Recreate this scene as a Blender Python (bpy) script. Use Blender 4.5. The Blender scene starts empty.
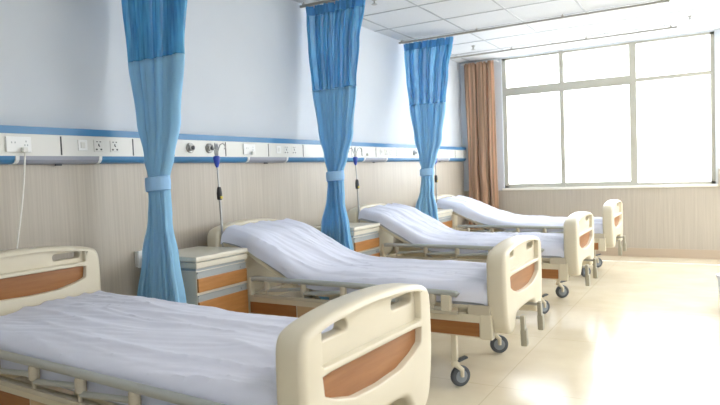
import bpy, bmesh, math, random
from mathutils import Vector, Matrix, noise, geometry
random.seed(7)
C = bpy.context.scene.collection
PI = math.pi

# ------------------------------------------------------------------ materials
def mat(name, col, rough=.5, spec=.5, metal=0.0, var=0.0, vscale=(8, 8, 8), bump=0.0, bscale=60, coat=0.0):
    m = bpy.data.materials.new(name); m.use_nodes = True
    nt = m.node_tree; b = nt.nodes['Principled BSDF']
    b.inputs['Base Color'].default_value = (*col, 1)
    b.inputs['Roughness'].default_value = rough
    b.inputs['Specular IOR Level'].default_value = spec
    b.inputs['Metallic'].default_value = metal
    b.inputs['Coat Weight'].default_value = coat
    tc = nt.nodes.new('ShaderNodeTexCoord')
    if var > 0:
        mp = nt.nodes.new('ShaderNodeMapping'); mp.inputs['Scale'].default_value = vscale
        nz = nt.nodes.new('ShaderNodeTexNoise'); nz.inputs['Scale'].default_value = 1; nz.inputs['Detail'].default_value = 5
        cr = nt.nodes.new('ShaderNodeValToRGB')
        cr.color_ramp.elements[0].position = .3; cr.color_ramp.elements[1].position = .7
        cr.color_ramp.elements[0].color = (*[c * (1 - var) for c in col], 1)
        cr.color_ramp.elements[1].color = (*[min(1, c * (1 + var)) for c in col], 1)
        nt.links.new(tc.outputs['Object'], mp.inputs[0]); nt.links.new(mp.outputs[0], nz.inputs['Vector'])
        nt.links.new(nz.outputs['Fac'], cr.inputs[0]); nt.links.new(cr.outputs[0], b.inputs['Base Color'])
    if bump > 0:
        n2 = nt.nodes.new('ShaderNodeTexNoise'); n2.inputs['Scale'].default_value = bscale
        bp = nt.nodes.new('ShaderNodeBump'); bp.inputs['Strength'].default_value = bump; bp.inputs['Distance'].default_value = .01
        nt.links.new(tc.outputs['Object'], n2.inputs['Vector']); nt.links.new(n2.outputs['Fac'], bp.inputs['Height'])
        nt.links.new(bp.outputs[0], b.inputs['Normal'])
    return m

def cloth(name, col, transl=.25, transp=0.0, var=.06, vscale=(30, 30, 2)):
    m = bpy.data.materials.new(name); m.use_nodes = True
    nt = m.node_tree; N = nt.nodes; L = nt.links
    N.remove(N['Principled BSDF']); out = N['Material Output']
    tc = N.new('ShaderNodeTexCoord'); mp = N.new('ShaderNodeMapping'); mp.inputs['Scale'].default_value = vscale
    nz = N.new('ShaderNodeTexNoise'); nz.inputs['Scale'].default_value = 1; nz.inputs['Detail'].default_value = 4
    cr = N.new('ShaderNodeValToRGB'); cr.color_ramp.elements[0].position = .3; cr.color_ramp.elements[1].position = .7
    cr.color_ramp.elements[0].color = (*[c * (1 - var) for c in col], 1)
    cr.color_ramp.elements[1].color = (*[min(1, c * (1 + var)) for c in col], 1)
    L.new(tc.outputs['Object'], mp.inputs[0]); L.new(mp.outputs[0], nz.inputs['Vector']); L.new(nz.outputs['Fac'], cr.inputs[0])
    d = N.new('ShaderNodeBsdfDiffuse'); t = N.new('ShaderNodeBsdfTranslucent'); mx = N.new('ShaderNodeMixShader')
    mx.inputs[0].default_value = transl
    L.new(cr.outputs[0], d.inputs[0]); L.new(cr.outputs[0], t.inputs[0])
    L.new(d.outputs[0], mx.inputs[1]); L.new(t.outputs[0], mx.inputs[2])
    last = mx
    if transp > 0:
        tr = N.new('ShaderNodeBsdfTransparent'); m2 = N.new('ShaderNodeMixShader'); m2.inputs[0].default_value = transp
        L.new(mx.outputs[0], m2.inputs[1]); L.new(tr.outputs[0], m2.inputs[2]); last = m2
    L.new(last.outputs[0], out.inputs['Surface'])
    return m

def laminate(name, c0, c1, sc=(70, 70, 1.2)):
    m = bpy.data.materials.new(name); m.use_nodes = True
    nt = m.node_tree; N = nt.nodes; L = nt.links; b = N['Principled BSDF']
    b.inputs['Roughness'].default_value = .38
    tc = N.new('ShaderNodeTexCoord'); mp = N.new('ShaderNodeMapping'); mp.inputs['Scale'].default_value = sc
    nz = N.new('ShaderNodeTexNoise'); nz.inputs['Scale'].default_value = 1; nz.inputs['Detail'].default_value = 6; nz.inputs['Roughness'].default_value = .65
    cr = N.new('ShaderNodeValToRGB'); e = cr.color_ramp.elements
    e[0].position = .32; e[1].position = .68; e[0].color = (*c0, 1); e[1].color = (*c1, 1)
    L.new(tc.outputs['Object'], mp.inputs[0]); L.new(mp.outputs[0], nz.inputs['Vector'])
    L.new(nz.outputs['Fac'], cr.inputs[0]); L.new(cr.outputs[0], b.inputs['Base Color'])
    return m

def floor_mat():
    m = bpy.data.materials.new('floor_vinyl'); m.use_nodes = True
    nt = m.node_tree; N = nt.nodes; L = nt.links; b = N['Principled BSDF']
    tc = N.new('ShaderNodeTexCoord')
    nz = N.new('ShaderNodeTexNoise'); nz.inputs['Scale'].default_value = 3.0; nz.inputs['Detail'].default_value = 8
    cr = N.new('ShaderNodeValToRGB'); e = cr.color_ramp.elements
    e[0].position = .3; e[1].position = .72; e[0].color = (.65, .565, .415, 1); e[1].color = (.73, .655, .50, 1)
    br = N.new('ShaderNodeTexBrick'); br.offset = 0; br.inputs['Scale'].default_value = 1
    br.inputs['Brick Width'].default_value = 1.2; br.inputs['Row Height'].default_value = 1.2; br.inputs['Mortar Size'].default_value = .004
    br.inputs['Color1'].default_value = (1, 1, 1, 1); br.inputs['Color2'].default_value = (1, 1, 1, 1); br.inputs['Mortar'].default_value = (.86, .84, .8, 1)
    mul = N.new('ShaderNodeMixRGB'); mul.blend_type = 'MULTIPLY'; mul.inputs[0].default_value = 1
    L.new(tc.outputs['Object'], nz.inputs['Vector']); L.new(tc.outputs['Object'], br.inputs['Vector'])
    L.new(nz.outputs['Fac'], cr.inputs[0]); L.new(cr.outputs[0], mul.inputs[1]); L.new(br.outputs['Color'], mul.inputs[2])
    L.new(mul.outputs[0], b.inputs['Base Color'])
    n2 = N.new('ShaderNodeTexNoise'); n2.inputs['Scale'].default_value = 2.2; n2.inputs['Detail'].default_value = 3
    mr = N.new('ShaderNodeMapRange'); mr.inputs['To Min'].default_value = .13; mr.inputs['To Max'].default_value = .26
    L.new(tc.outputs['Object'], n2.inputs['Vector']); L.new(n2.outputs['Fac'], mr.inputs['Value']); L.new(mr.outputs[0], b.inputs['Roughness'])
    bp = N.new('ShaderNodeBump'); bp.inputs['Strength'].default_value = .04; bp.inputs['Distance'].default_value = .01
    n3 = N.new('ShaderNodeTexNoise'); n3.inputs['Scale'].default_value = 9; n3.inputs['Detail'].default_value = 2
    L.new(tc.outputs['Object'], n3.inputs['Vector']); L.new(n3.outputs['Fac'], bp.inputs['Height']); L.new(bp.outputs[0], b.inputs['Normal'])
    b.inputs['IOR'].default_value = 1.5
    return m

def glass_mat():
    m = bpy.data.materials.new('window_glass'); m.use_nodes = True
    nt = m.node_tree; N = nt.nodes; L = nt.links; N.remove(N['Principled BSDF'])
    t = N.new('ShaderNodeBsdfTransparent'); g = N.new('ShaderNodeBsdfGlossy'); g.inputs['Roughness'].default_value = .02
    mx = N.new('ShaderNodeMixShader'); mx.inputs[0].default_value = .05
    L.new(t.outputs[0], mx.inputs[1]); L.new(g.outputs[0], mx.inputs[2]); L.new(mx.outputs[0], N['Material Output'].inputs['Surface'])
    return m

M = dict(
    paint=mat('wall_paint', (.64, .68, .73), .6, .3, var=.015, vscale=(2, 2, 2), bump=.04, bscale=120),
    lam=laminate('wall_laminate', (.42, .37, .305), (.51, .46, .385)),
    base=mat('baseboard_tan', (.50, .40, .30), .4),
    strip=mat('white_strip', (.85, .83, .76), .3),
    ceil=mat('ceiling_tile', (.66, .68, .70), .8, .2, var=.02, vscale=(40, 40, 40), bump=.15, bscale=180),
    grid=mat('ceiling_tbar', (.36, .38, .40), .5),
    floor=floor_mat(), glass=glass_mat(),
    wframe=mat('window_frame_metal', (.46, .445, .38), .45),
    plastic=mat('cream_plastic', (.66, .605, .475), .32, .5, var=.015, vscale=(3, 3, 3)),
    cream=mat('cream_enamel', (.66, .60, .46), .35),
    wood=laminate('brown_wood_panel', (.27, .105, .028), (.34, .145, .045), (4, 3, 40)),
    tan=laminate('tan_wood_panel', (.47, .32, .17), (.54, .38, .22), (4, 30, 30)),
    drawer=laminate('drawer_wood', (.40, .175, .05), (.50, .235, .075), (5, 5, 40)),
    alu=mat('rail_aluminium', (.46, .48, .46), .35, .5, .35),
    knuckle=mat('knuckle_beige', (.50, .45, .35), .4),
    steel=mat('steel', (.40, .40, .39), .32, .5, .85),
    sheet=cloth('white_sheet', (.80, .825, .95), .08, 0, .02, (6, 6, 6)),
    core=mat('mattress_grey', (.45, .47, .53), .8),
    drape=cloth('blue_drape', (.47, .775, .98), .45),
    net=cloth('blue_net', (.20, .56, .98), .5, .36, .35, (45, 45, 1.5)),
    band=cloth('blue_heading', (.17, .47, .78), .4, 0, .15),
    tie=cloth('blue_tie', (.42, .68, .95), .2),
    bcurt=cloth('brown_curtain_cloth', (.62, .42, .29), .4, 0, .38, (38, 10, .6)),
    rail=mat('curtain_rail_metal', (.36, .35, .31), .35, .5, .2),
    pblue=mat('panel_blue', (.055, .215, .43), .35),
    pwhite=mat('panel_white', (.72, .72, .68), .35),
    plamp=mat('lamp_diffuser_grey', (.34, .36, .43), .35),
    white=mat('white_plastic', (.84, .85, .84), .35),
    dark=mat('dark_plastic', (.025, .026, .03), .45),
    cabinet=mat('cabinet_cream', (.69, .65, .54), .35, var=.01),
    cabgrey=mat('cabinet_grey', (.40, .43, .44), .4),
    tyre=mat('grey_tyre', (.075, .085, .10), .5), hub=mat('wheel_hub', (.24, .27, .30), .4),
    crank=mat('crank_grey', (.34, .32, .25), .45),
    clampblue=mat('blue_clamp', (.03, .07, .42), .35),
    yellow=mat('yellow_clip', (.60, .48, .05), .4),
    cable=mat('white_cable', (.80, .79, .74), .4),
    bin=mat('pale_blue_bin', (.70, .73, .80), .4),
    tube=bpy.data.materials.new('added_fill_glow'),
)
_t = M['tube']; _t.use_nodes = True
_b = _t.node_tree.nodes['Principled BSDF']
_b.inputs['Emission Color'].default_value = (1, .99, .98, 1); _b.inputs['Emission Strength'].default_value = 14.0  # glow of the added fill panels

# ------------------------------------------------------------------ helpers
def obj(name, bm, m, parent=None, smooth=False, off=None, m2=None):
    me = bpy.data.meshes.new(name)
    bmesh.ops.recalc_face_normals(bm, faces=bm.faces[:])
    bm.to_mesh(me); bm.free()
    if off: me.transform(Matrix.Translation(off))
    me.materials.append(M[m] if isinstance(m, str) else m)
    if m2: me.materials.append(M[m2])
    if smooth:
        me.polygons.foreach_set('use_smooth', [True] * len(me.polygons))
        try: me.set_sharp_from_angle(angle=math.radians(40))
        except Exception: pass
    o = bpy.data.objects.new(name, me); C.objects.link(o)
    if parent: o.parent = parent
    return o
def mark(bm, n0):
    for f in bm.faces:
        if f not in n0: f.material_index = 1
    return bm
def tag(o, label, cat, group=None):
    o['label'] = label; o['category'] = cat
    if group: o['group'] = group
    return o
def thing(name, label, cat, loc=(0, 0, 0), group=None):
    o = bpy.data.objects.new(name, None); C.objects.link(o); o.location = loc; o.empty_display_size = .1
    return tag(o, label, cat, group)
def struct(name, bm, m, **k):
    o = obj(name, bm, m, **k); o['kind'] = 'structure'; return o
def box(bm, x0, x1, y0, y1, z0, z1, bev=0, seg=2):
    r = bmesh.ops.create_cube(bm, size=1)
    vs = r['verts']
    for v in vs:
        v.co = Vector((x0 + (v.co.x + .5) * (x1 - x0), y0 + (v.co.y + .5) * (y1 - y0), z0 + (v.co.z + .5) * (z1 - z0)))
    if bev:
        es = list({e for v in vs for e in v.link_edges})
        bmesh.ops.bevel(bm, geom=es, offset=bev, segments=seg, affect='EDGES', profile=.6)
    return bm
def B(*a, **k):
    return box(bmesh.new(), *a, **k)
def tube(bm, pts, r, seg=12, caps=True):
    pts = [Vector(p) for p in pts]; rings = []
    up = None
    for i, p in enumerate(pts):
        a = pts[max(0, i - 1)]; b = pts[min(len(pts) - 1, i + 1)]
        t = (b - a).normalized()
        if up is None:
            up = Vector((0, 0, 1)) if abs(t.z) < .9 else Vector((1, 0, 0))
        s = t.cross(up).normalized(); u = s.cross(t).normalized(); up = u
        rr = r[i] if isinstance(r, (list, tuple)) else r
        rings.append([bm.verts.new(p + s * rr * math.cos(2 * PI * k / seg) + u * rr * math.sin(2 * PI * k / seg)) for k in range(seg)])
    for i in range(len(rings) - 1):
        for k in range(seg):
            bm.faces.new((rings[i][k], rings[i][(k + 1) % seg], rings[i + 1][(k + 1) % seg], rings[i + 1][k]))
    if caps:
        bm.faces.new(rings[0][::-1]); bm.faces.new(rings[-1])
    return bm
def T(pts, r, seg=12):
    return tube(bmesh.new(), pts, r, seg)
def lathe(bm, prof, c, axis='z', seg=20):
    c = Vector(c); rings = []
    for r, h in prof:
        ring = []
        for k in range(seg):
            a = 2 * PI * k / seg; p, q = r * math.cos(a), r * math.sin(a)
            v = {'z': (p, q, h), 'y': (p, h, q), 'x': (h, p, q)}[axis]
            ring.append(bm.verts.new(c + Vector(v)))
        rings.append(ring)
    for i in range(len(rings) - 1):
        for k in range(seg):
            bm.faces.new((rings[i][k], rings[i][(k + 1) % seg], rings[i + 1][(k + 1) % seg], rings[i + 1][k]))
    bm.faces.new(rings[0][::-1]); bm.faces.new(rings[-1])
    return bm
def chaikin(p, n=2, closed=True):
    for _ in range(n):
        q = []
        for i in range(len(p)):
            a = p[i]; b = p[(i + 1) % len(p)]
            q.append((a[0] * .75 + b[0] * .25, a[1] * .75 + b[1] * .25)); q.append((a[0] * .25 + b[0] * .75, a[1] * .25 + b[1] * .75))
        p = q
    return p
def plate(loops, half, bev, x, steps=5, hbev=None):
    """rounded plate in the y-z plane with holes, centred on plane x; returns a bmesh"""
    bm = bmesh.new(); front = []; back = []
    for li, lp in enumerate(loops):
        q = [p for i, p in enumerate(lp) if (p[0] - lp[i - 1][0]) ** 2 + (p[1] - lp[i - 1][1]) ** 2 > 1e-10]
        if sum(q[i - 1][0] * q[i][1] - q[i][0] * q[i - 1][1] for i in range(len(q))) < 0: q = q[::-1]
        n = len(q); nr = []
        for i in range(n):
            d1 = Vector((q[i][0] - q[i - 1][0], q[i][1] - q[i - 1][1])).normalized()
            d2 = Vector((q[(i + 1) % n][0] - q[i][0], q[(i + 1) % n][1] - q[i][1])).normalized()
            t = d1 + d2; t = t.normalized() if t.length > 1e-6 else d1
            nr.append(Vector((t.y, -t.x)) / max(.55, abs(t.dot(d1))))
        sg = -1 if li == 0 else 1
        bv = bev if li == 0 or hbev is None else hbev
        seq = [(bv * (1 - math.cos(a)), -(half - bv) - bv * math.sin(a)) for a in [PI / 2 * (1 - k / steps) for k in range(steps + 1)]]
        seq += [(o, -d) for o, d in seq[::-1]]
        rings = [[bm.verts.new((x + d, q[i][0] + sg * o * nr[i].x, q[i][1] + sg * o * nr[i].y)) for i in range(n)] for o, d in seq]
        for r0, r1 in zip(rings, rings[1:]):
            for i in range(n): bm.faces.new((r0[i], r0[(i + 1) % n], r1[(i + 1) % n], r1[i]))
        back.append(rings[0]); front.append(rings[-1])
    def inside(p, poly):
        c = False
        for i in range(len(poly)):
            y0, z0 = poly[i - 1]; y1, z1 = poly[i]
            if (z0 > p[1]) != (z1 > p[1]) and p[0] < (y1 - y0) * (p[1] - z0) / (z1 - z0) + y0: c = not c
        return c
    for rings in (back, front):
        vs = [v for r in rings for v in r]; ed = []; k = 0
        for r in rings:
            ed += [(k + i, k + (i + 1) % len(r)) for i in range(len(r))]; k += len(r)
        polys = [[(v.co.y, v.co.z) for v in r] for r in rings]
        res = geometry.delaunay_2d_cdt([Vector((v.co.y, v.co.z)) for v in vs], ed, [], 0, 1e-7)
        src = [o[0] if o else None for o in res[3]]
        for tri in res[2]:
            c = sum((res[0][i] for i in tri), Vector((0, 0))) / 3
            if inside(c, polys[0]) and not any(inside(c, h) for h in polys[1:]) and None not in [src[i] for i in tri]:
                try: bm.faces.new([vs[src[i]] for i in tri])
                except ValueError: pass
    return bm
def rect(y0, y1, z0, z1, r=.012):
    p = []
    for cy, cz, a0 in ((y1 - r, z1 - r, 0), (y0 + r, z1 - r, 90), (y0 + r, z0 + r, 180), (y1 - r, z0 + r, 270)):
        for k in range(5):
            a = math.radians(a0 + k * 22.5); p.append((cy + r * math.cos(a), cz + r * math.sin(a)))
    return p
def lerp_keys(keys, t):
    if t <= keys[0][0]: return keys[0][1]
    for (a, va), (b, vb) in zip(keys, keys[1:]):
        if t <= b:
            f = (t - a) / (b - a); f = f * f * (3 - 2 * f)
            return va + (vb - va) * f
    return keys[-1][1]
def copy_part(o, parent):
    c = o.copy(); C.objects.link(c); c.parent = parent
    for ch in list(o.children): copy_part(ch, c)
    return c

# ------------------------------------------------------------------ the room
YW, ZC = 9.50, 3.0735          # window wall, ceiling
XR, YB = 6.6, -2.6             # right and back walls (unseen)
struct('floor', B(-.15, XR + .15, YB - .15, YW + .15, -.12, 0), 'floor')
struct('ceiling', B(-.15, XR + .15, YB - .15, YW + .15, ZC, ZC + .1), 'ceil')
struct('wall_left', B(-.15, 0, YB, YW, 0, ZC), 'paint')
struct('wall_back', B(0, XR, YB - .15, YB, 0, ZC), 'paint')
bm = bmesh.new()
RW = (5.6, 8.6)                # opening for an added, unseen side window that lights the room
box(bm, XR, XR + .15, YB, RW[0], 0, ZC); box(bm, XR, XR + .15, RW[1], YW, 0, ZC); box(bm, XR, XR + .15, RW[0], RW[1], 0, 1.0); box(bm, XR, XR + .15, RW[0], RW[1], 2.94, ZC)
struct('wall_right', bm, 'paint')
WX0, WX1, WZ0, WZ1 = .685, 3.585, 1.022, 3.06
W2X0, W2X1 = 4.15, 6.3  # extent of the second window, added out of view for more daylight
bm = bmesh.new()
box(bm, 0, WX0, YW, YW + .2, 0, ZC); box(bm, WX0, WX1, YW, YW + .2, 0, WZ0 - .03); box(bm, WX0, WX1, YW, YW + .2, WZ1, ZC)
box(bm, WX1, W2X0, YW, YW + .2, 0, ZC); box(bm, W2X0, W2X1, YW, YW + .2, 0, WZ0 - .03); box(bm, W2X0, W2X1, YW, YW + .2, WZ1, ZC)
box(bm, W2X1, XR, YW, YW + .2, 0, ZC)
struct('wall_window', bm, 'paint')
struct('trim_1', B(0, .012, YB, YW, .10, 1.485), 'lam')                       # laminate cladding behind the beds
struct('trim_2', B(.012, XR, YW - .012, YW, .12, WZ0 - .035), 'lam')           # laminate under the window
struct('trim_3', B(WX1 + .03, W2X0 - .03, YW - .05, YW, WZ0 - .035, 1.225), 'lam')
struct('baseboard_left', B(.0, .018, YB, YW, 0, .10), 'base')
struct('baseboard_window', B(.018, XR, YW - .022, YW, 0, .125), 'base')
struct('floor_light_line', B(2.2, XR - .02, 8.94, 8.99, 0, .004), 'strip')  # pale strip stands in for a bright line of light on the floor
struct('trim_5', B(WX0 - .03, W2X1, YW - .03, YW + .17, WZ0 - .035, WZ0, bev=.006), 'strip')   # sill board
bm = bmesh.new()
P = .71
for i in range(10):
    x = .20 + P * i
    if x < XR: box(bm, x - .009, x + .009, YB, YW, ZC - .004, ZC + .002)
for i in range(-12, 6):
    y = 5.909 + P * i
    if YB < y < YW: box(bm, 0, XR, y - .009, y + .009, ZC - .004, ZC + .002)
struct('trim_6', bm, 'grid')

def window(name, x0, x1, mulls, full):
    y0, y1 = YW + .03, YW + .09
    bm = bmesh.new()
    box(bm, x0, x0 + .062, y0, y1, WZ0, WZ1); box(bm, x1 - .05, x1, y0, y1, WZ0, WZ1)
    box(bm, x0, x1, y0, y1, WZ0, WZ0 + .04); box(bm, x0, x1, y0, y1, WZ1 - .03, WZ1)
    for mx, w in mulls: box(bm, mx - w / 2, mx + w / 2, y0 - .012, y1, WZ0, WZ1)
    o = struct(name, bm, 'wframe')
    xs = [x0 + .03] + [m for m, _ in mulls] + [x1 - .03]
    for i in range(len(xs) - 1):
        thick = i < len(xs) - 2
        z0, z1 = (2.49, 2.60) if thick else (2.495, 2.55)
        obj('transom', B(xs[i], xs[i + 1], y0 - .006, y1 - .004, z0, z1, bev=.004), 'wframe', o)
        obj('pane', B(xs[i], xs[i + 1], YW + .058, YW + .062, WZ0 + .03, z0 + .01), 'glass', o)
        obj('pane', B(xs[i], xs[i + 1], YW + .058, YW + .062, z1 - .01, WZ1 - .02), 'glass', o)
        if thick:
            bm = bmesh.new()
            a, b = xs[i] + .02, xs[i + 1] - .01
            box(bm, a, b, y0 + .005, y1 - .01, WZ0 + .04, WZ0 + .065)
            box(bm, a, b, y0 + .005, y1 - .01, z0 - .02, z0)
            obj('sash', bm, 'wframe', o)
    for lx, lz in ((1.608, 1.42), (1.608, 2.86)):
        if full:
            bm = bmesh.new(); box(bm, lx, lx + .022, y0 - .035, y0 - .012, lz - .035, lz + .035, bev=.004)
            box(bm, lx + .004, lx + .03, y0 - .05, y0 - .03, lz - .01, lz + .01, bev=.003)
            obj('latch', bm, 'wframe', o)
    return o
window('window_1', WX0, WX1, ((1.592, .062), (2.576, .092)), True)
bm = bmesh.new()
for y in (RW[0] + .02, 6.6, 7.6, RW[1] - .02): box(bm, XR + .05, XR + .10, y - .025, y + .025, 1.0, 2.94)
for z in (1.02, 2.48, 2.92): box(bm, XR + .05, XR + .10, RW[0], RW[1], z - .02, z + .02)
w3 = struct('added_window_3', bm, 'wframe')  # unseen side window, added to brighten the far end
obj('pane', B(XR + .073, XR + .077, RW[0], RW[1], 1.0, 2.94), 'glass', w3)
window('added_window_2', W2X0, W2X1, ((5.0, .035), (5.6, .06)), False)  # unseen, added to let in more sky light

# ------------------------------------------------------------------ ceiling fittings
RZ = 3.035
def curtain_rail(y, x1, label):
    t = thing('curtain_rail', label, 'curtain rail', (.0, y, RZ), 'curtain rails on the ceiling')
    obj('track', B(.005, x1, -.013, .013, -.012, .012, bev=.003), 'rail', t)
    n = 4
    for i in range(n):
        x = .05 + (x1 - .1) * i / (n - 1)
        bm = bmesh.new(); box(bm, x - .012, x + .012, -.02, .02, .012, .022); tube(bm, [(x, 0, .02), (x, 0, ZC - RZ)], .006, 8)
        obj('bracket', bm, 'rail', t)
    obj('end_cap', B(x1, x1 + .02, -.017, .017, -.016, .016, bev=.004), 'rail', t)
    return t
curtain_rail(2.86, 3.16, 'metal curtain rail above the blue curtain nearest the camera, out of frame')
curtain_rail(5.07, 3.16, 'metal curtain rail on the ceiling above the middle blue curtain')
curtain_rail(7.28, 3.16, 'long metal curtain rail on the ceiling above the farthest blue curtain')
curtain_rail(8.76, 3.16, 'thin white ceiling rail nearest the window wall, with no blue curtain')

def sprinkler(x, y, label):
    t = thing('ceiling_sprinkler', label, 'sprinkler', (x, y, ZC), 'ceiling sprinklers')
    obj('pipe', lathe(bmesh.new(), [(.026, 0), (.026, -.008), (.008, -.012), (.008, -.04)], (0, 0, 0)), 'rail', t)
    bm = lathe(bmesh.new(), [(.03, -.052), (.03, -.047), (.006, -.04)], (0, 0, 0)); obj('deflector', bm, 'steel', t)
    return t
sprinkler(.66, 8.30, 'small ceiling sprinkler above the brown window curtain')
sprinkler(3.335, 8.40, 'small ceiling sprinkler at upper right, above right end of window')
sprinkler(.66, 5.42, 'small ceiling sprinkler beside the top of the middle blue curtain')
for i, y in enumerate((-1.2, 1.2, 3.6, 6.0, 8.2)):  # glowing panels added out of view to fill the room with light
    for j, x in enumerate((4.46, 5.88)):
        t = thing('added_fill_panel', 'added glowing fill panel under the ceiling, out of frame', 'added fill light', (x, y, ZC), 'added fill panels out of frame')
        obj('frame', B(-.32, .32, -.32, .32, -.005, 0), 'white', t); obj('diffuser', B(-.285, .285, -.285, .285, -.012, -.005), 'tube', t)

# ------------------------------------------------------------------ bed-head service panel
sp = thing('service_panel', 'long white and blue bed-head service panel running along the left wall', 'wall panel', (0.012, -.012, 1.48))
Y0, Y1 = YB + .02, 9.46
def strip_prof(bm, prof, y0, y1):
    a = [bm.verts.new((x, y0, z)) for x, z in prof]; b = [bm.verts.new((x, y1, z)) for x, z in prof]
    n = len(prof)
    for i in range(n): bm.faces.new((a[i], a[(i + 1) % n], b[(i + 1) % n], b[i]))
    bm.faces.new(a[::-1]); bm.faces.new(b)
    return bm
obj('face', strip_prof(bmesh.new(), [(0, .046), (.068, .046), (.068, .176), (0, .176)], Y0, Y1), 'pwhite', sp)
obj('blue_strip', strip_prof(bmesh.new(), [(0, .176), (.074, .176), (.074, .220), (0, .222)], Y0, Y1), 'pblue', sp)
low = [(0, .0), (.035, .0), (.055, .008), (.068, .024), (.072, .046), (0, .046)]
lowlamp = [(0, -.003), (.037, -.003), (.058, .006), (.072, .023), (.075, .046), (0, .046)]
PIT = 2.03
lamps = [(2.056 + PIT * i, 2.631 + PIT * i) for i in (-2, -1, 0, 1, 2, 3)]
prev = Y0
for a, b in lamps:
    if a > Y1 - .1: break
    b = min(b, Y1)
    obj('lower_strip', strip_prof(bmesh.new(), low, prev, a), 'pblue', sp)
    lp = obj('reading_lamp', strip_prof(bmesh.new(), lowlamp, a + .022, b - .022), 'plamp', sp)
    big = [(x * 1.05 + (0 if x == 0 else .001), z) for x, z in lowlamp]
    for ca in (a, b - .022): obj('end_cap', strip_prof(bmesh.new(), big, ca, ca + .022), 'white', lp)
    obj('pull_switch', B(.03, .045, (a + b) / 2 - .02, (a + b) / 2 + .02, -.012, -.002), 'dark', lp)
    prev = b
if prev < Y1: obj('lower_strip', strip_prof(bmesh.new(), low, prev, Y1), 'pblue', sp)
def panel_part(name, bm, m, parent=sp): return obj(name, bm, m, parent)
def faceplate(y0, y1, z0=.070, z1=.152, dx=.012): return B(.066, .068 + dx, y0, y1, z0, z1, bev=.003)
for i in range(-1, 4):
    s = PIT * i
    for jy in (2.35, 2.89, 3.26, 3.82):
        if jy + s < Y1 - .05: panel_part('joint_groove', B(.0675, .0690, jy + s - .005, jy + s + .005, .052, .168), 'dark')
    bm = faceplate(2.004 + s, 2.152 + s, .068, .157, .014); n0 = set(bm.faces)
    for hy in (2.035, 2.055): box(bm, .0815, .0826, hy + s - .003, hy + s + .003, .118, .128)
    for hy, hz in ((2.12, .130), (2.112, .108), (2.128, .108)): box(bm, .0815, .0826, hy + s - .003, hy + s + .003, hz - .005, hz + .005)
    f = obj('socket_plate', mark(bm, n0), 'white', sp, m2='cabgrey')
    panel_part('nurse_call_plug', B(.082, .110, 2.085 + s, 2.115 + s, .066, .095, bev=.004), 'pwhite', f)
    if 2.75 + s < Y1:
        f = panel_part('switch_plate', faceplate(2.465 + s, 2.53 + s, .082, .150, .005), 'white')
        panel_part('rocker', B(.072, .077, 2.482 + s, 2.513 + s, .098, .135, bev=.002), 'pwhite', f)
        for hy in (2.615, 2.739):
            bm = faceplate(hy + s - .036, hy + s + .036, .076, .152, .004); n0 = set(bm.faces); X0, X1 = .0715, .0728
            for d in (-.012, .012): box(bm, X0, X1, hy + s + d - .005, hy + s + d + .005, .138, .144)
            box(bm, X0, X1, hy + s - .004, hy + s + .004, .112, .128)
            box(bm, X0, X1, hy + s + .003, hy + s + .008, .108, .116)
            for d in (-.017, .017): box(bm, X0, X1, hy + s + d - .006, hy + s + d + .006, .086, .096)
            obj('socket_plate', mark(bm, n0), 'pwhite', sp, m2='dark')
    if 3.7 + s < Y1:
        for gy in (3.423, 3.628):
            f = panel_part('gas_outlet', lathe(bmesh.new(), [(.040, 0), (.040, .008), (.034, .014), (.026, .014), (.026, .028), (.012, .032)], (.068, gy + s, .115), 'x', 24), 'steel', sp)
            panel_part('outlet_core', lathe(bmesh.new(), [(.016, .03), (.016, .038), (.008, .04)], (.068, gy + s, .115), 'x', 16), 'dark', f)

def cord(y, ybot, zbot, label):
    pts = []
    for k in range(15):
        f = k / 14
        pts.append((.105 - .06 * f + .01 * math.sin(f * 4), y + (ybot - y) * f + .004 * math.sin(f * 7), 1.548 + (zbot - 1.548) * f))
    o = obj('nurse_call_cord', T(pts, .0048, 8), 'cable', None, True)
    tag(o, label, 'cord')
cord(2.092, 1.985, .62, 'white call cord hanging from the plug on the wall panel above nearest bed')
t = thing('wall_socket', 'small white wall socket box left of the nearest blue curtain', 'socket', (.012, 2.93, .80))
obj('back_box', B(0, .03, -.036, .066, -.056, .056, bev=.004), 'pwhite', t)
bm = B(.03, .05, -.04, .07, -.06, .06, bev=.006); n0 = set(bm.faces)
for d in (-.01, .01): box(bm, .0495, .0515, d + .005, d + .01, -.0, .012)
obj('plate', mark(bm, n0), 'white', t, m2='dark')

# ------------------------------------------------------------------ curtains
def swath(z0, z1, wk, ck, ak, nf, seed, ny, nz=44, nu=150, dk=((0, 0), (4, 0))):
    bm = bmesh.new(); rows = []
    rnd = random.Random(seed); ph = [rnd.uniform(0, 6.28) for _ in range(4)]
    for j in range(nz + 1):
        z = z0 + (z1 - z0) * j / nz
        w, c, a = lerp_keys(wk, z), lerp_keys(ck, z), lerp_keys(ak, z)
        row = []
        for i in range(nu + 1):
            u = i / nu
            uu = u + .018 * math.sin(5.1 * u * 2 * PI + ph[0]) + .012 * math.sin(2.3 * u * 2 * PI + ph[1] + z * .9)
            x = c + (u - .5) * w
            am = a * (.75 + .25 * math.sin(3.7 * u * 2 * PI + ph[2]))
            y = am * math.sin(2 * PI * nf * uu + .5 * math.sin(z * 1.6 + ph[3]))
            x += .28 * (w / nf) * math.sin(4 * PI * nf * uu + ph[0])
            # bundle is rounder at the waist
            y += -lerp_keys([(1.0, 0), (1.33, .035), (1.75, 0)], z) * (1 - (2 * u - 1) ** 2)
            dy = lerp_keys(dk, z)
            row.append(bm.verts.new((x - 3.24 * dy / ny, ny + y + dy, z)))
        rows.append(row)
    for j in range(nz):
        for i in range(nu):
            bm.faces.new((rows[j][i], rows[j][i + 1], rows[j + 1][i + 1], rows[j + 1][i]))
    return bm
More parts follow.
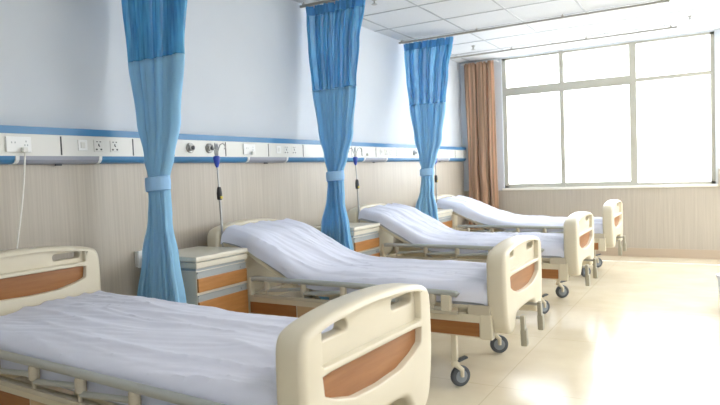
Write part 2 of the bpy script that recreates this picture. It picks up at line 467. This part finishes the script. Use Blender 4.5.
def solid(o, t=.002):
    m = o.modifiers.new('thickness', 'SOLIDIFY'); m.thickness = t; m.offset = 0; return o
def blue_curtain(y, seed, label, drift, zn):
    dk = [(.8, -drift), (1.35, -drift * .6), (2.9, 0)]
    t = thing('cubicle_curtain', label, 'curtain', (.34, y, .12), 'blue cubicle curtains tied between the beds')
    off = (-.34, -y, -.12)
    wk = [(.12, .50), (.53, .42), (.85, .30), (1.10, .185), (1.28, .16), (1.37, .16), (1.50, .24), (1.75, .38), (2.19, .505), (2.60, .59), (2.92, .67), (3.02, .69)]
    ck = [(.12, .30), (.53, .29), (.85, .31), (1.30, .345), (1.70, .365), (2.19, .37), (2.60, .38), (3.02, .415)]
    ak = [(.12, .042), (.6, .040), (1.1, .032), (1.33, .028), (1.7, .034), (2.19, .036), (2.6, .038), (3.02, .034)]
    nf = 11
    solid(obj('drape', swath(.12, zn, wk, ck, ak, nf, seed, y, 60, dk=dk), 'drape', t, True, off))
    solid(obj('net_top', swath(zn - .005, 2.93, wk, ck, ak, nf, seed, y, 24, dk=dk), 'net', t, True, off), .0015)
    solid(obj('heading', swath(2.925, 3.015, wk, ck, ak, nf, seed, y, 5, dk=dk), 'band', t, True, off), .004)
    # tie band around the waist
    bm = bmesh.new(); seg = 40; rings = []
    for z, g in ((1.285, .0), (1.288, .004), (1.33, .006), (1.372, .004), (1.375, .0)):
        rings.append([bm.verts.new((.350 + 3.24 * drift * .6 / y + (.088 + g) * math.cos(2 * PI * k / seg), y - .017 - drift * .6 + (.062 + g) * math.sin(2 * PI * k / seg), z + .006 * math.cos(2 * PI * k / seg))) for k in range(seg)])
    for a, b in zip(rings, rings[1:]):
        for k in range(seg): bm.faces.new((a[k], a[(k + 1) % seg], b[(k + 1) % seg], b[k]))
    solid(obj('tie_band', bm, 'tie', t, True, off), .003)
    for k in range(9):
        x = .09 + .64 * k / 8
        obj('hook', T([(x, y, 2.995), (x, y + .004, 3.022)], .004, 6), 'white', t, off=off)
    return t
blue_curtain(2.86, 1, 'blue curtain nearest the camera, tied at the waist, behind the nearest bed', .09, 2.155)
blue_curtain(5.07, 2, 'middle blue curtain with net top, tied at the waist behind second bed', .17, 2.178)
blue_curtain(7.28, 3, 'farthest and smallest blue curtain, tied at the waist, beside the window end', .40, 2.195)
t = thing('window_curtain', 'brown striped curtain drawn to the left side of the window', 'curtain', (.36, 9.38, .12))
wk = [(.1, .50), (1.5, .47), (3.03, .49)]; ck = [(.1, .375), (3.03, .355)]; ak = [(.1, .05), (2.96, .04)]
solid(obj('drape', swath(.12, 3.03, wk, ck, ak, 8, 9, 9.38, 30), 'bcurt', t, True, (-.36, -9.38, -.12)))
obj('rod', T([(-.30, 0, 2.905), (.30, 0, 2.905)], .012, 10), 'white', t)
for x in (-.28, .28): obj('rod_bracket', T([(x, 0, 2.905), (x, YW - 9.38, 2.905)], .008, 8), 'white', t)

# ------------------------------------------------------------------ hospital beds (local x is measured from the wall at dx = 0)
BO = (-1.47, 0, 0)
def po(name, bm, m, parent, smooth=False): return obj(name, bm, m, parent, smooth, BO)
def end_board(parent, name, x, top, hole, brown, bottom, lobes):
    zt = top
    out = [(-.437, .60), (-.437, zt - .15), (-.432, zt - .08), (-.395, zt - .038), (-.2, zt - .008), (0, zt), (.2, zt - .008), (.395, zt - .038),
           (.432, zt - .08), (.437, zt - .15), (.437, .60), (.405, bottom + .05), (.36, bottom), (.27, bottom)]
    if lobes: out += [(.235, bottom + .06), (.20, bottom + .105), (0, bottom + .11), (-.20, bottom + .105), (-.235, bottom + .06)]
    out += [(-.27, bottom), (-.36, bottom), (-.405, bottom + .05)]
    out = chaikin(out, 2)
    h0, h1 = hole; bz1, bz0, bzc = brown
    rz = bz1 + .022
    up = [(-.335, rz), (-.2, rz), (.2, rz), (.335, rz), (.335, h1 - .010), (.2, h1 + .006), (0, h1 + .012), (-.2, h1 + .006), (-.335, h1 - .010)]
    lw = [(-.338, bz1), (.338, bz1), (.330, bz0), (.27, bz0 - (bz0 - bzc) * .42), (.16, bzc + (bz0 - bzc) * .12), (0, bzc), (-.16, bzc + (bz0 - bzc) * .12), (-.27, bz0 - (bz0 - bzc) * .42), (-.330, bz0)]
    lwd = []
    for i in range(len(lw)):
        lwd.append(lw[i])
    def dens(p):
        q = []
        for i in range(len(p)):
            a, b = p[i], p[(i + 1) % len(p)]
            q.append((a[0] * .93 + b[0] * .07, a[1] * .93 + b[1] * .07)); q.append((a[0] * .5 + b[0] * .5, a[1] * .5 + b[1] * .5)); q.append((a[0] * .07 + b[0] * .93, a[1] * .07 + b[1] * .93))
        return q
    upl = dens(up); lwl = dens(lw)
    eb = po(name, plate([out, upl, lwl], .060, .026, x, 5, .007), 'plastic', parent, True)
    grow = lambda p, c, g: [(y + g * (1 if y > 0 else -1), z + g * (1 if z > c else -1)) for y, z in p]
    cz = (rz + h1) / 2
    holes = [rect(-.318, -.150, h0, h1 - .014, .016), rect(.150, .318, h0, h1 - .014, .016)]
    po('grip_panel', plate([grow(upl, cz, .008)] + holes, .030, .008, x), 'plastic', eb, True)
    po('wood_inlay', plate([grow(lwl, (bz1 + bzc) / 2, .012)], .031, .003, x), 'wood', eb, True)
    return eb
def caster(parent, x, y, sw):
    leg = po('leg', B(x - .017, x + .017, y - .017, y + .017, .155, .36, bev=.004), 'cream', parent)
    bm = bmesh.new()
    lathe(bm, [(.026, .135), (.028, .15), (.022, .165)], (x, y, 0))
    cx, cy = x + .035 * math.cos(sw), y + .035 * math.sin(sw)
    ax = Vector((-math.sin(sw), math.cos(sw), 0))
    for s in (-1, 1):
        o = ax * (.026 * s)
        tube(bm, [(x + o.x * .7, y + o.y * .7, .142), (cx + o.x, cy + o.y, .11), (cx + o.x, cy + o.y, .066)], [.016, .015, .012], 8)
    po('fork', bm, 'cream', leg, True)
    bm = bmesh.new(); prof = [(.045, -.018), (.056, -.018), (.064, -.012), (.066, 0), (.064, .012), (.056, .018), (.045, .018)]
    lathe(bm, prof, (0, 0, 0), 'y', 28)
    bm.transform(Matrix.Translation((cx, cy, .066)) @ Matrix.Rotation(sw, 4, 'Z'))
    w = po('wheel', bm, 'tyre', leg, True)
    bm = lathe(bmesh.new(), [(.012, -.021), (.04, -.020), (.04, .020), (.012, .021)], (0, 0, 0), 'y', 20)
    bm.transform(Matrix.Translation((cx, cy, .066)) @ Matrix.Rotation(sw, 4, 'Z'))
    po('wheel_hub', bm, 'hub', leg, True)
    bm = bmesh.new(); box(bm, .01, .085, -.02, .02, -.006, .006, bev=.004)
    bm.transform(Matrix.Translation((x, y, .158)) @ Matrix.Rotation(sw, 4, 'Z') @ Matrix.Rotation(-.25, 4, 'Y'))
    po('brake_pedal', bm, 'tyre', leg, True)
    return leg
def side_guard(parent, s):
    y = .446 * s
    g = po('side_guard', T([(.622, y, .585), (.632, y, .600), (.66, y, .606), (1.4, y, .606), (2.20, y, .600), (2.235, y, .598), (2.245, y, .590)], .019, 14), 'alu', parent, True)
    po('guard_bracket', B(.614, .642, y - .022, y + .022, .485, .615, bev=.006), 'cream', g)
    po('guard_base', B(.66, 2.24, min(.432 * s, .458 * s), max(.432 * s, .458 * s), .470, .492, bev=.004), 'knuckle', g)
    po('guard_bracket', B(2.14, 2.20, y - .02, y + .02, .492, .590, bev=.006), 'cream', g)
    xs = [.78, 1.10, 1.43, 1.76, 2.08]
    for i, x in enumerate(xs):
        bm = bmesh.new(); lathe(bm, [(.017, .53), (.022, .535), (.022, .585), (.018, .592)], (x, y, 0), 'z', 14)
        po('guard_knuckle', bm, 'knuckle', g, True)
        po('guard_pin', T([(x - .005, y, .478), (x - .005, y, .54)], .009, 8), 'knuckle', g, True)
        if i < len(xs) - 1:
            bm = bmesh.new(); a = Vector((x + .005, y, .525)); b = Vector((xs[i + 1] - .012, y, .553))
            tube(bm, [a, b], .013, 8); po('folding_bar', bm, 'alu', g, True)
    return g
def make_bed(label):
    t = thing('hospital_bed', label, 'bed', (0, 0, 0), 'hospital beds along the wall')
    end_board(t, 'footboard', 2.478, .924, (.824, .880), (.727, .660, .593), .38, True)
    end_board(t, 'headboard', .245, 1.004, (.910, .962), (.862, .79, .74), .40, False)
    for s in (-1, 1):
        y0, y1 = sorted((.392 * s, .430 * s))
        po_b = po('side_beam', B(.25, 2.45, y0, y1, .335, .478, bev=.006), 'cream', t)
        iy0, iy1 = sorted((.425 * s, .4325 * s))
        po('brown_panel', B(.60, 1.02, iy0, iy1, .345, .428), 'wood', po_b)
        po('tan_panel', B(1.03, 1.76, iy0, iy1, .345, .428), 'tan', po_b)
        po('brown_panel', B(1.77, 2.37, iy0, iy1, .345, .428), 'wood', po_b)
        iy0, iy1 = sorted((.380 * s, .437 * s))
        po('end_block', B(2.375, 2.45, iy0, iy1, .33, .482, bev=.008), 'cream', po_b)
        side_guard(t, s)
    for x in (.42, 1.15, 1.7, 2.38): po('cross_beam', B(x - .025, x + .025, -.395, .395, .36, .42), 'cream', t)
    bm = bmesh.new()
    box(bm, 1.16, 2.43, -.40, .40, .50, .525, bev=.008)
    for x in (1.3, 1.75, 2.25): box(bm, x - .03, x + .03, -.38, .38, .42, .50)
    po('deck', bm, 'cream', t)
    for s in (-1, 1): po('mattress_stop', B(2.30, 2.44, s * .425 - .010, s * .425 + .010, .478, .535, bev=.004), 'knuckle', t)
    caster(t, 2.19, -.385, .9); caster(t, 2.19, .385, .5); caster(t, .62, -.385, 2.2); caster(t, .62, .385, .2)
    for s in (-1, 1):
        y = .205 * s - .02
        c = po('crank', T([(2.10, y, .43), (2.575, y, .43)], .010, 10), 'steel', t, True)
        bm = bmesh.new()
        box(bm, -.013, .013, -.022, .022, -.075, .02, bev=.006)
        box(bm, -.017, .022, -.023, .023, -.175, -.068, bev=.009)
        bm.transform(Matrix.Translation((2.575, y, .43)) @ Matrix.Rotation(.12, 4, 'X'))
        po('crank_handle', bm, 'crank', c, True)
    return t
def profile(kind):
    """mattress top line from head to foot (x, z)"""
    if kind == 'flat': k = [(.335, .705), (.62, .705), (.9, .702), (1.3, .694), (1.7, .688), (2.1, .684), (2.42, .680)]
    elif kind == 'up': k = [(.335, .985), (.40, .975), (.60, .928), (.74, .855), (.90, .772), (1.02, .713), (1.13, .680), (1.26, .665), (1.5, .660), (1.8, .660), (2.1, .660), (2.42, .656)]
    else: k = [(.335, .975), (.40, .965), (.60, .915), (.76, .852), (.95, .776), (1.12, .722), (1.28, .688), (1.45, .672), (1.7, .664), (2.1, .660), (2.42, .656)]
    P2 = []
    n = 150; X = [a for a, _ in k]
    for i in range(n + 1):
        x = k[0][0] + (k[-1][0] - k[0][0]) * i / n
        j = max(0, min(len(k) - 2, max(q for q in range(len(k)) if k[q][0] <= x + 1e-9)))
        p0 = k[max(0, j - 1)]; p1 = k[j]; p2 = k[j + 1]; p3 = k[min(len(k) - 1, j + 2)]
        h = p2[0] - p1[0]; tt = (x - p1[0]) / h
        m1 = (p2[1] - p0[1]) / (p2[0] - p0[0]) * h; m2 = (p3[1] - p1[1]) / (p3[0] - p1[0]) * h
        z = (2 * tt ** 3 - 3 * tt ** 2 + 1) * p1[1] + (tt ** 3 - 2 * tt ** 2 + tt) * m1 + (-2 * tt ** 3 + 3 * tt ** 2) * p2[1] + (tt ** 3 - tt ** 2) * m2
        P2.append(Vector((x, 0, z)))
    return P2
def strip_sheet(prof, half, thick, wr, seed, sag):
    """closed body lofted along the profile, with soft edges; wr adds folds"""
    bm = bmesh.new(); rows = []
    sec = []
    r = .055; ns = 70
    for i in range(5): sec.append((-half, -thick + (thick - r) * i / 5 * 1.0))
    for i in range(6): a = PI - PI / 2 * i / 6; sec.append((-half + r + r * math.cos(a), -r + r * math.sin(a)))
    for i in range(ns + 1): sec.append((-half + r + (2 * half - 2 * r) * i / ns, 0))
    for i in range(1, 7): a = PI / 2 - PI / 2 * i / 6; sec.append((half - r + r * math.cos(a), -r + r * math.sin(a)))
    for i in range(4, -1, -1): sec.append((half, -thick + (thick - r) * i / 5))
    n = len(prof)
    for j, p in enumerate(prof):
        a = prof[max(0, j - 1)]; b = prof[min(n - 1, j + 1)]
        t = (b - a).normalized(); nrm = Vector((-t.z, 0, t.x))
        e = min(1, j / 2.5, (n - 1 - j) / 2.5); dz = -.02 * (1 - e) ** 2
        row = []
        for y, h in sec:
            q = p + nrm * (h + dz) + Vector((0, y, -sag * max(0, .5 - .5 * y / half) ** 1.5))
            if wr:
                x = p.x; side = abs(y) >= half - 1e-6
                yy = y + .09 * math.sin(x * 1.5 + seed) + .04 * noise.noise(Vector((x * 1.5, y * 3, seed * 5)))
                n1 = noise.noise(Vector((x * .55 + seed * 9, yy * 7, seed * 3.1)))
                n2 = noise.noise(Vector((x * 1.0 + seed, yy * 13 + x * 2.0, seed * 1.7 + 4)))
                n3 = noise.noise(Vector((x * 3 - y * 8, y * 5 + x * 5, seed + 11)))
                n4 = noise.noise(Vector((x * .9 + yy * 2, yy * 20 - x * 3, seed + 21)))
                sm = noise.noise(Vector((x * 2.2, y * 2.6, seed + 31))) * .5 + .6
                rg = lambda v: max(0, 1 - abs(v) * 2.4) ** 1.7
                d = wr * (.85 * rg(n1) + .55 * sm * rg(n2) + .28 * sm * rg(n4) + .18 * n3 - .45)
                if h < -r: # hanging side: vertical ripples
                    dd = .007 * noise.noise(Vector((x * 9 + seed, 3.3 * (1 if y > 0 else -1), h * 4)))
                    q += Vector((0, dd * (1 if y > 0 else -1), 0))
                    if h <= -thick + 1e-6: q += nrm * (.018 * noise.noise(Vector((x * 3.2, seed + y, 7))))
                else: q += nrm * d
            row.append(bm.verts.new(q))
        rows.append(row)
    m = len(sec)
    for j in range(n - 1):
        for i in range(m - 1): bm.faces.new((rows[j][i], rows[j][i + 1], rows[j + 1][i + 1], rows[j + 1][i]))
        if not wr: bm.faces.new((rows[j][m - 1], rows[j][0], rows[j + 1][0], rows[j + 1][m - 1]))
    bm.faces.new(rows[0]); bm.faces.new(rows[-1][::-1])
    return bm
def backrest(t, prof, kind, th):
    pts = [p for p in prof if p.x < 1.15]
    bm = bmesh.new(); rows = []
    for j, p in enumerate(pts):
        a = pts[max(0, j - 1)]; b = pts[min(len(pts) - 1, j + 1)]; tt = (b - a).normalized(); nrm = Vector((-tt.z, 0, tt.x))
        u = p - nrm * (th + .006); l = p - nrm * (th + .03)
        rows.append([bm.verts.new(u + Vector((0, -.40, 0))), bm.verts.new(u + Vector((0, .40, 0))), bm.verts.new(l + Vector((0, .40, 0))), bm.verts.new(l + Vector((0, -.40, 0)))])
    for a, b in zip(rows, rows[1:]):
        for i in range(4): bm.faces.new((a[i], a[(i + 1) % 4], b[(i + 1) % 4], b[i]))
    bm.faces.new(rows[0]); bm.faces.new(rows[-1][::-1])
    o = po('backrest_deck', bm, 'cream', t)
    if kind != 'flat':
        for y in (-.25, .25):
            q = pts[len(pts) // 2]
            po('lift_arm', T([(1.15, y, .40), (q.x + .02, y, q.z - th - .04)], .014, 8), 'steel', t, True)
    return o
specs = [
    (1.909, .004, 'flat', 1, 'hospital bed nearest the camera, lying flat, its footboard large at bottom centre',
     'flat mattress in a white sheet on the nearest bed at lower left'),
    (3.875, -.015, 'up', 2, 'second hospital bed from the camera, backrest raised, between nearest and middle blue curtains',
     'raised mattress in a wrinkled white sheet on second bed, at picture centre'),
    (5.930, .0, 'up', 3, 'third hospital bed from the camera, backrest raised, between middle and farthest blue curtains',
     'raised mattress in a white sheet on third bed, behind the middle curtain'),
    (7.945, .02, 'soft', 4, 'fourth and farthest hospital bed, backrest raised, standing under the window',
     'raised mattress in a white sheet on the farthest bed by window'),
]
beds = []
base = make_bed(specs[0][4])
beds.append(base)
for s in specs[1:]:
    t = base.copy(); C.objects.link(t); t['label'] = s[4]
    for ch in list(base.children): copy_part(ch, t)
    beds.append(t)
for t, (y, dx, kind, seed, lab, mlab), rz in zip(beds, specs, (math.radians(-2.2), 0, 0, 0)):
    t.location = (1.47 + dx, y, 0); t.rotation_euler.z = rz
    if kind != 'flat':
        for ch in t.children:
            if ch.name.startswith('footboard'): ch.location.z = -.026 if seed == 2 else -.018
    prof = profile(kind); th = .165 if kind == 'flat' else .125
    backrest(t, prof, kind, th); sg = .035 if kind == 'flat' else .012
    mt = thing('mattress', mlab, 'mattress', (1.47 + dx, y, .53), 'mattresses on the beds'); mt.rotation_euler.z = rz
    off = (-1.47, 0, -.53)
    obj('core', strip_sheet([p - Vector((0, 0, .024)) for p in prof], .392, th - .024, 0, seed, sg), 'core', mt, True, off)
    obj('bed_sheet', strip_sheet(prof, .412, th - .02, .022, seed, sg), 'sheet', mt, True, off)

# ------------------------------------------------------------------ bedside cabinets
def cabinet(y, label):
    t = thing('bedside_cabinet', label, 'cabinet', (.345, y, 0), 'bedside cabinets between the beds')
    h = .255; d = .24
    obj('carcass', B(-d, d - .01, -h + .008, h - .008, .06, .735, bev=.006), 'cabinet', t)
    obj('top', B(-d - .01, d + .012, -h - .006, h + .006, .796, .832, bev=.010), 'cabinet', t)
    tr = obj('pull_out_tray', B(-d, d + .006, -h, h, .752, .790, bev=.005), 'cabinet', t)
    obj('shadow_gap', B(-d, d - .012, -h + .012, h - .012, .733, .800), 'cabgrey', t)
    for z0, z1, nm in ((.590, .728, 'drawer'), (.09, .570, 'door')):
        f = obj(nm, B(d - .012, d + .006, -h + .012, h - .012, z0, z1 - .045, bev=.003), 'drawer', t)
        bm = bmesh.new(); box(bm, d - .012, d - .004, -h + .012, h - .012, z1 - .045, z1)
        box(bm, d - .012, d + .004, -h + .012, h - .012, z1 - .008, z1, bev=.002)
        box(bm, d - .006, d + .002, h - .075, h - .03, z1 - .034, z1 - .018, bev=.003)
        obj('handle_strip', bm, 'cabgrey', f)
    for a in (-1, 1):
        for b in (-1, 1):
            bm = lathe(bmesh.new(), [(.012, -.012), (.03, -.010), (.03, .010), (.012, .012)], (a * .19, b * .21, .03), 'y', 16)
            box(bm, a * .19 - .01, a * .19 + .01, b * .21 - .016, b * .21 + .016, .03, .062)
            obj('caster', bm, 'tyre', t)
    return t
cabinet(3.172, 'cream bedside cabinet with brown drawers right of the nearest blue curtain')
cabinet(5.228, 'cream bedside cabinet beside the middle blue curtain, at head of third bed')
cabinet(7.243, 'cream bedside cabinet beside the farthest blue curtain, at head of farthest bed')

# ------------------------------------------------------------------ drip poles
def iv_pole(x, y, label, lean=0.0):
    t = thing('drip_pole', label, 'drip stand', (x, y, .478), 'drip poles on the bed corners')
    z = lambda a: a - .478
    obj('lower_tube', T([(0, 0, 0), (lean * .6, 0, z(1.21))], .0095, 12), 'steel', t, True)
    obj('upper_tube', T([(lean * .6, 0, z(1.20)), (lean, 0, z(1.50))], .0065, 10), 'steel', t, True)
    c = obj('height_clamp', lathe(bmesh.new(), [(.012, -.05), (.019, -.045), (.021, 0), (.017, .035), (.012, .05)], (lean * .65, 0, z(1.235))), 'dark', t, True)
    obj('clamp_clip', B(lean * .65 + .01, lean * .65 + .026, -.012, .010, z(1.195), z(1.215), bev=.003), 'yellow', c)
    obj('hook_collar', lathe(bmesh.new(), [(.009, -.05), (.017, -.03), (.027, .02), (.024, .035), (.010, .04)], (lean, 0, z(1.485))), 'clampblue', t, True)
    for a in range(4):
        an = a * PI / 2 + .6; c_, s_ = math.cos(an), math.sin(an)
        pts = [(lean + r * c_, r * s_, z(h)) for r, h in ((.008, 1.50), (.012, 1.56), (.028, 1.605), (.052, 1.618), (.068, 1.600), (.070, 1.582), (.060, 1.575))]
        obj('hook', T(pts, .0042, 8), 'steel', t, True)
    return t
iv_pole(.318, 3.478, 'metal drip pole with blue collar at head of second bed', -.03)
iv_pole(.333, 5.533, 'metal drip pole with blue collar at head of third bed, right of middle curtain', -.03)
iv_pole(.353, 7.548, 'metal drip pole partly hidden behind the farthest blue curtain')

# ------------------------------------------------------------------ waste bin at the right edge
t = thing('waste_bin', 'pale bluish white bin on the floor, cut off by right picture edge', 'bin', (3.72, 6.25, 0))
bm = lathe(bmesh.new(), [(.105, 0), (.11, .005), (.135, .30), (.142, .305), (.142, .325), (.13, .325), (.10, .02)], (0, 0, 0), 'z', 32)
obj('body', bm, 'bin', t, True)

# ------------------------------------------------------------------ light: white overcast sky outside
w = bpy.data.worlds.new('sky'); bpy.context.scene.world = w; w.use_nodes = True
bg = w.node_tree.nodes['Background']; bg.inputs[0].default_value = (.93, .97, 1.0, 1); bg.inputs[1].default_value = 5.6

# ------------------------------------------------------------------ camera
R = ((0.86326772, -0.00871568, -0.50467106), (0.50329276, -0.06096222, 0.86196288), (-0.03827846, -0.99810202, -0.04824018))
cam = bpy.data.cameras.new('camera'); co = bpy.data.objects.new('camera', cam); C.objects.link(co)
cam.sensor_width = 36; cam.lens = 36 * 607.99 / 720
m = Matrix(((R[0][0], -R[0][1], -R[0][2], 3.579), (R[1][0], -R[1][1], -R[1][2], 0), (R[2][0], -R[2][1], -R[2][2], 1.35), (0, 0, 0, 1)))
co.matrix_world = m
cam.dof.use_dof = True; cam.dof.focus_distance = 3.6; cam.dof.aperture_fstop = 4.0
bpy.context.scene.camera = co
vs = bpy.context.scene.view_settings
vs.view_transform = 'Standard'; vs.look = 'None'; vs.exposure = 0.62; vs.gamma = 1; vs.use_curve_mapping = False
bpy.context.scene.cycles.max_bounces = 10; bpy.context.scene.cycles.diffuse_bounces = 6
bpy.context.scene.cycles.transparent_max_bounces = 16
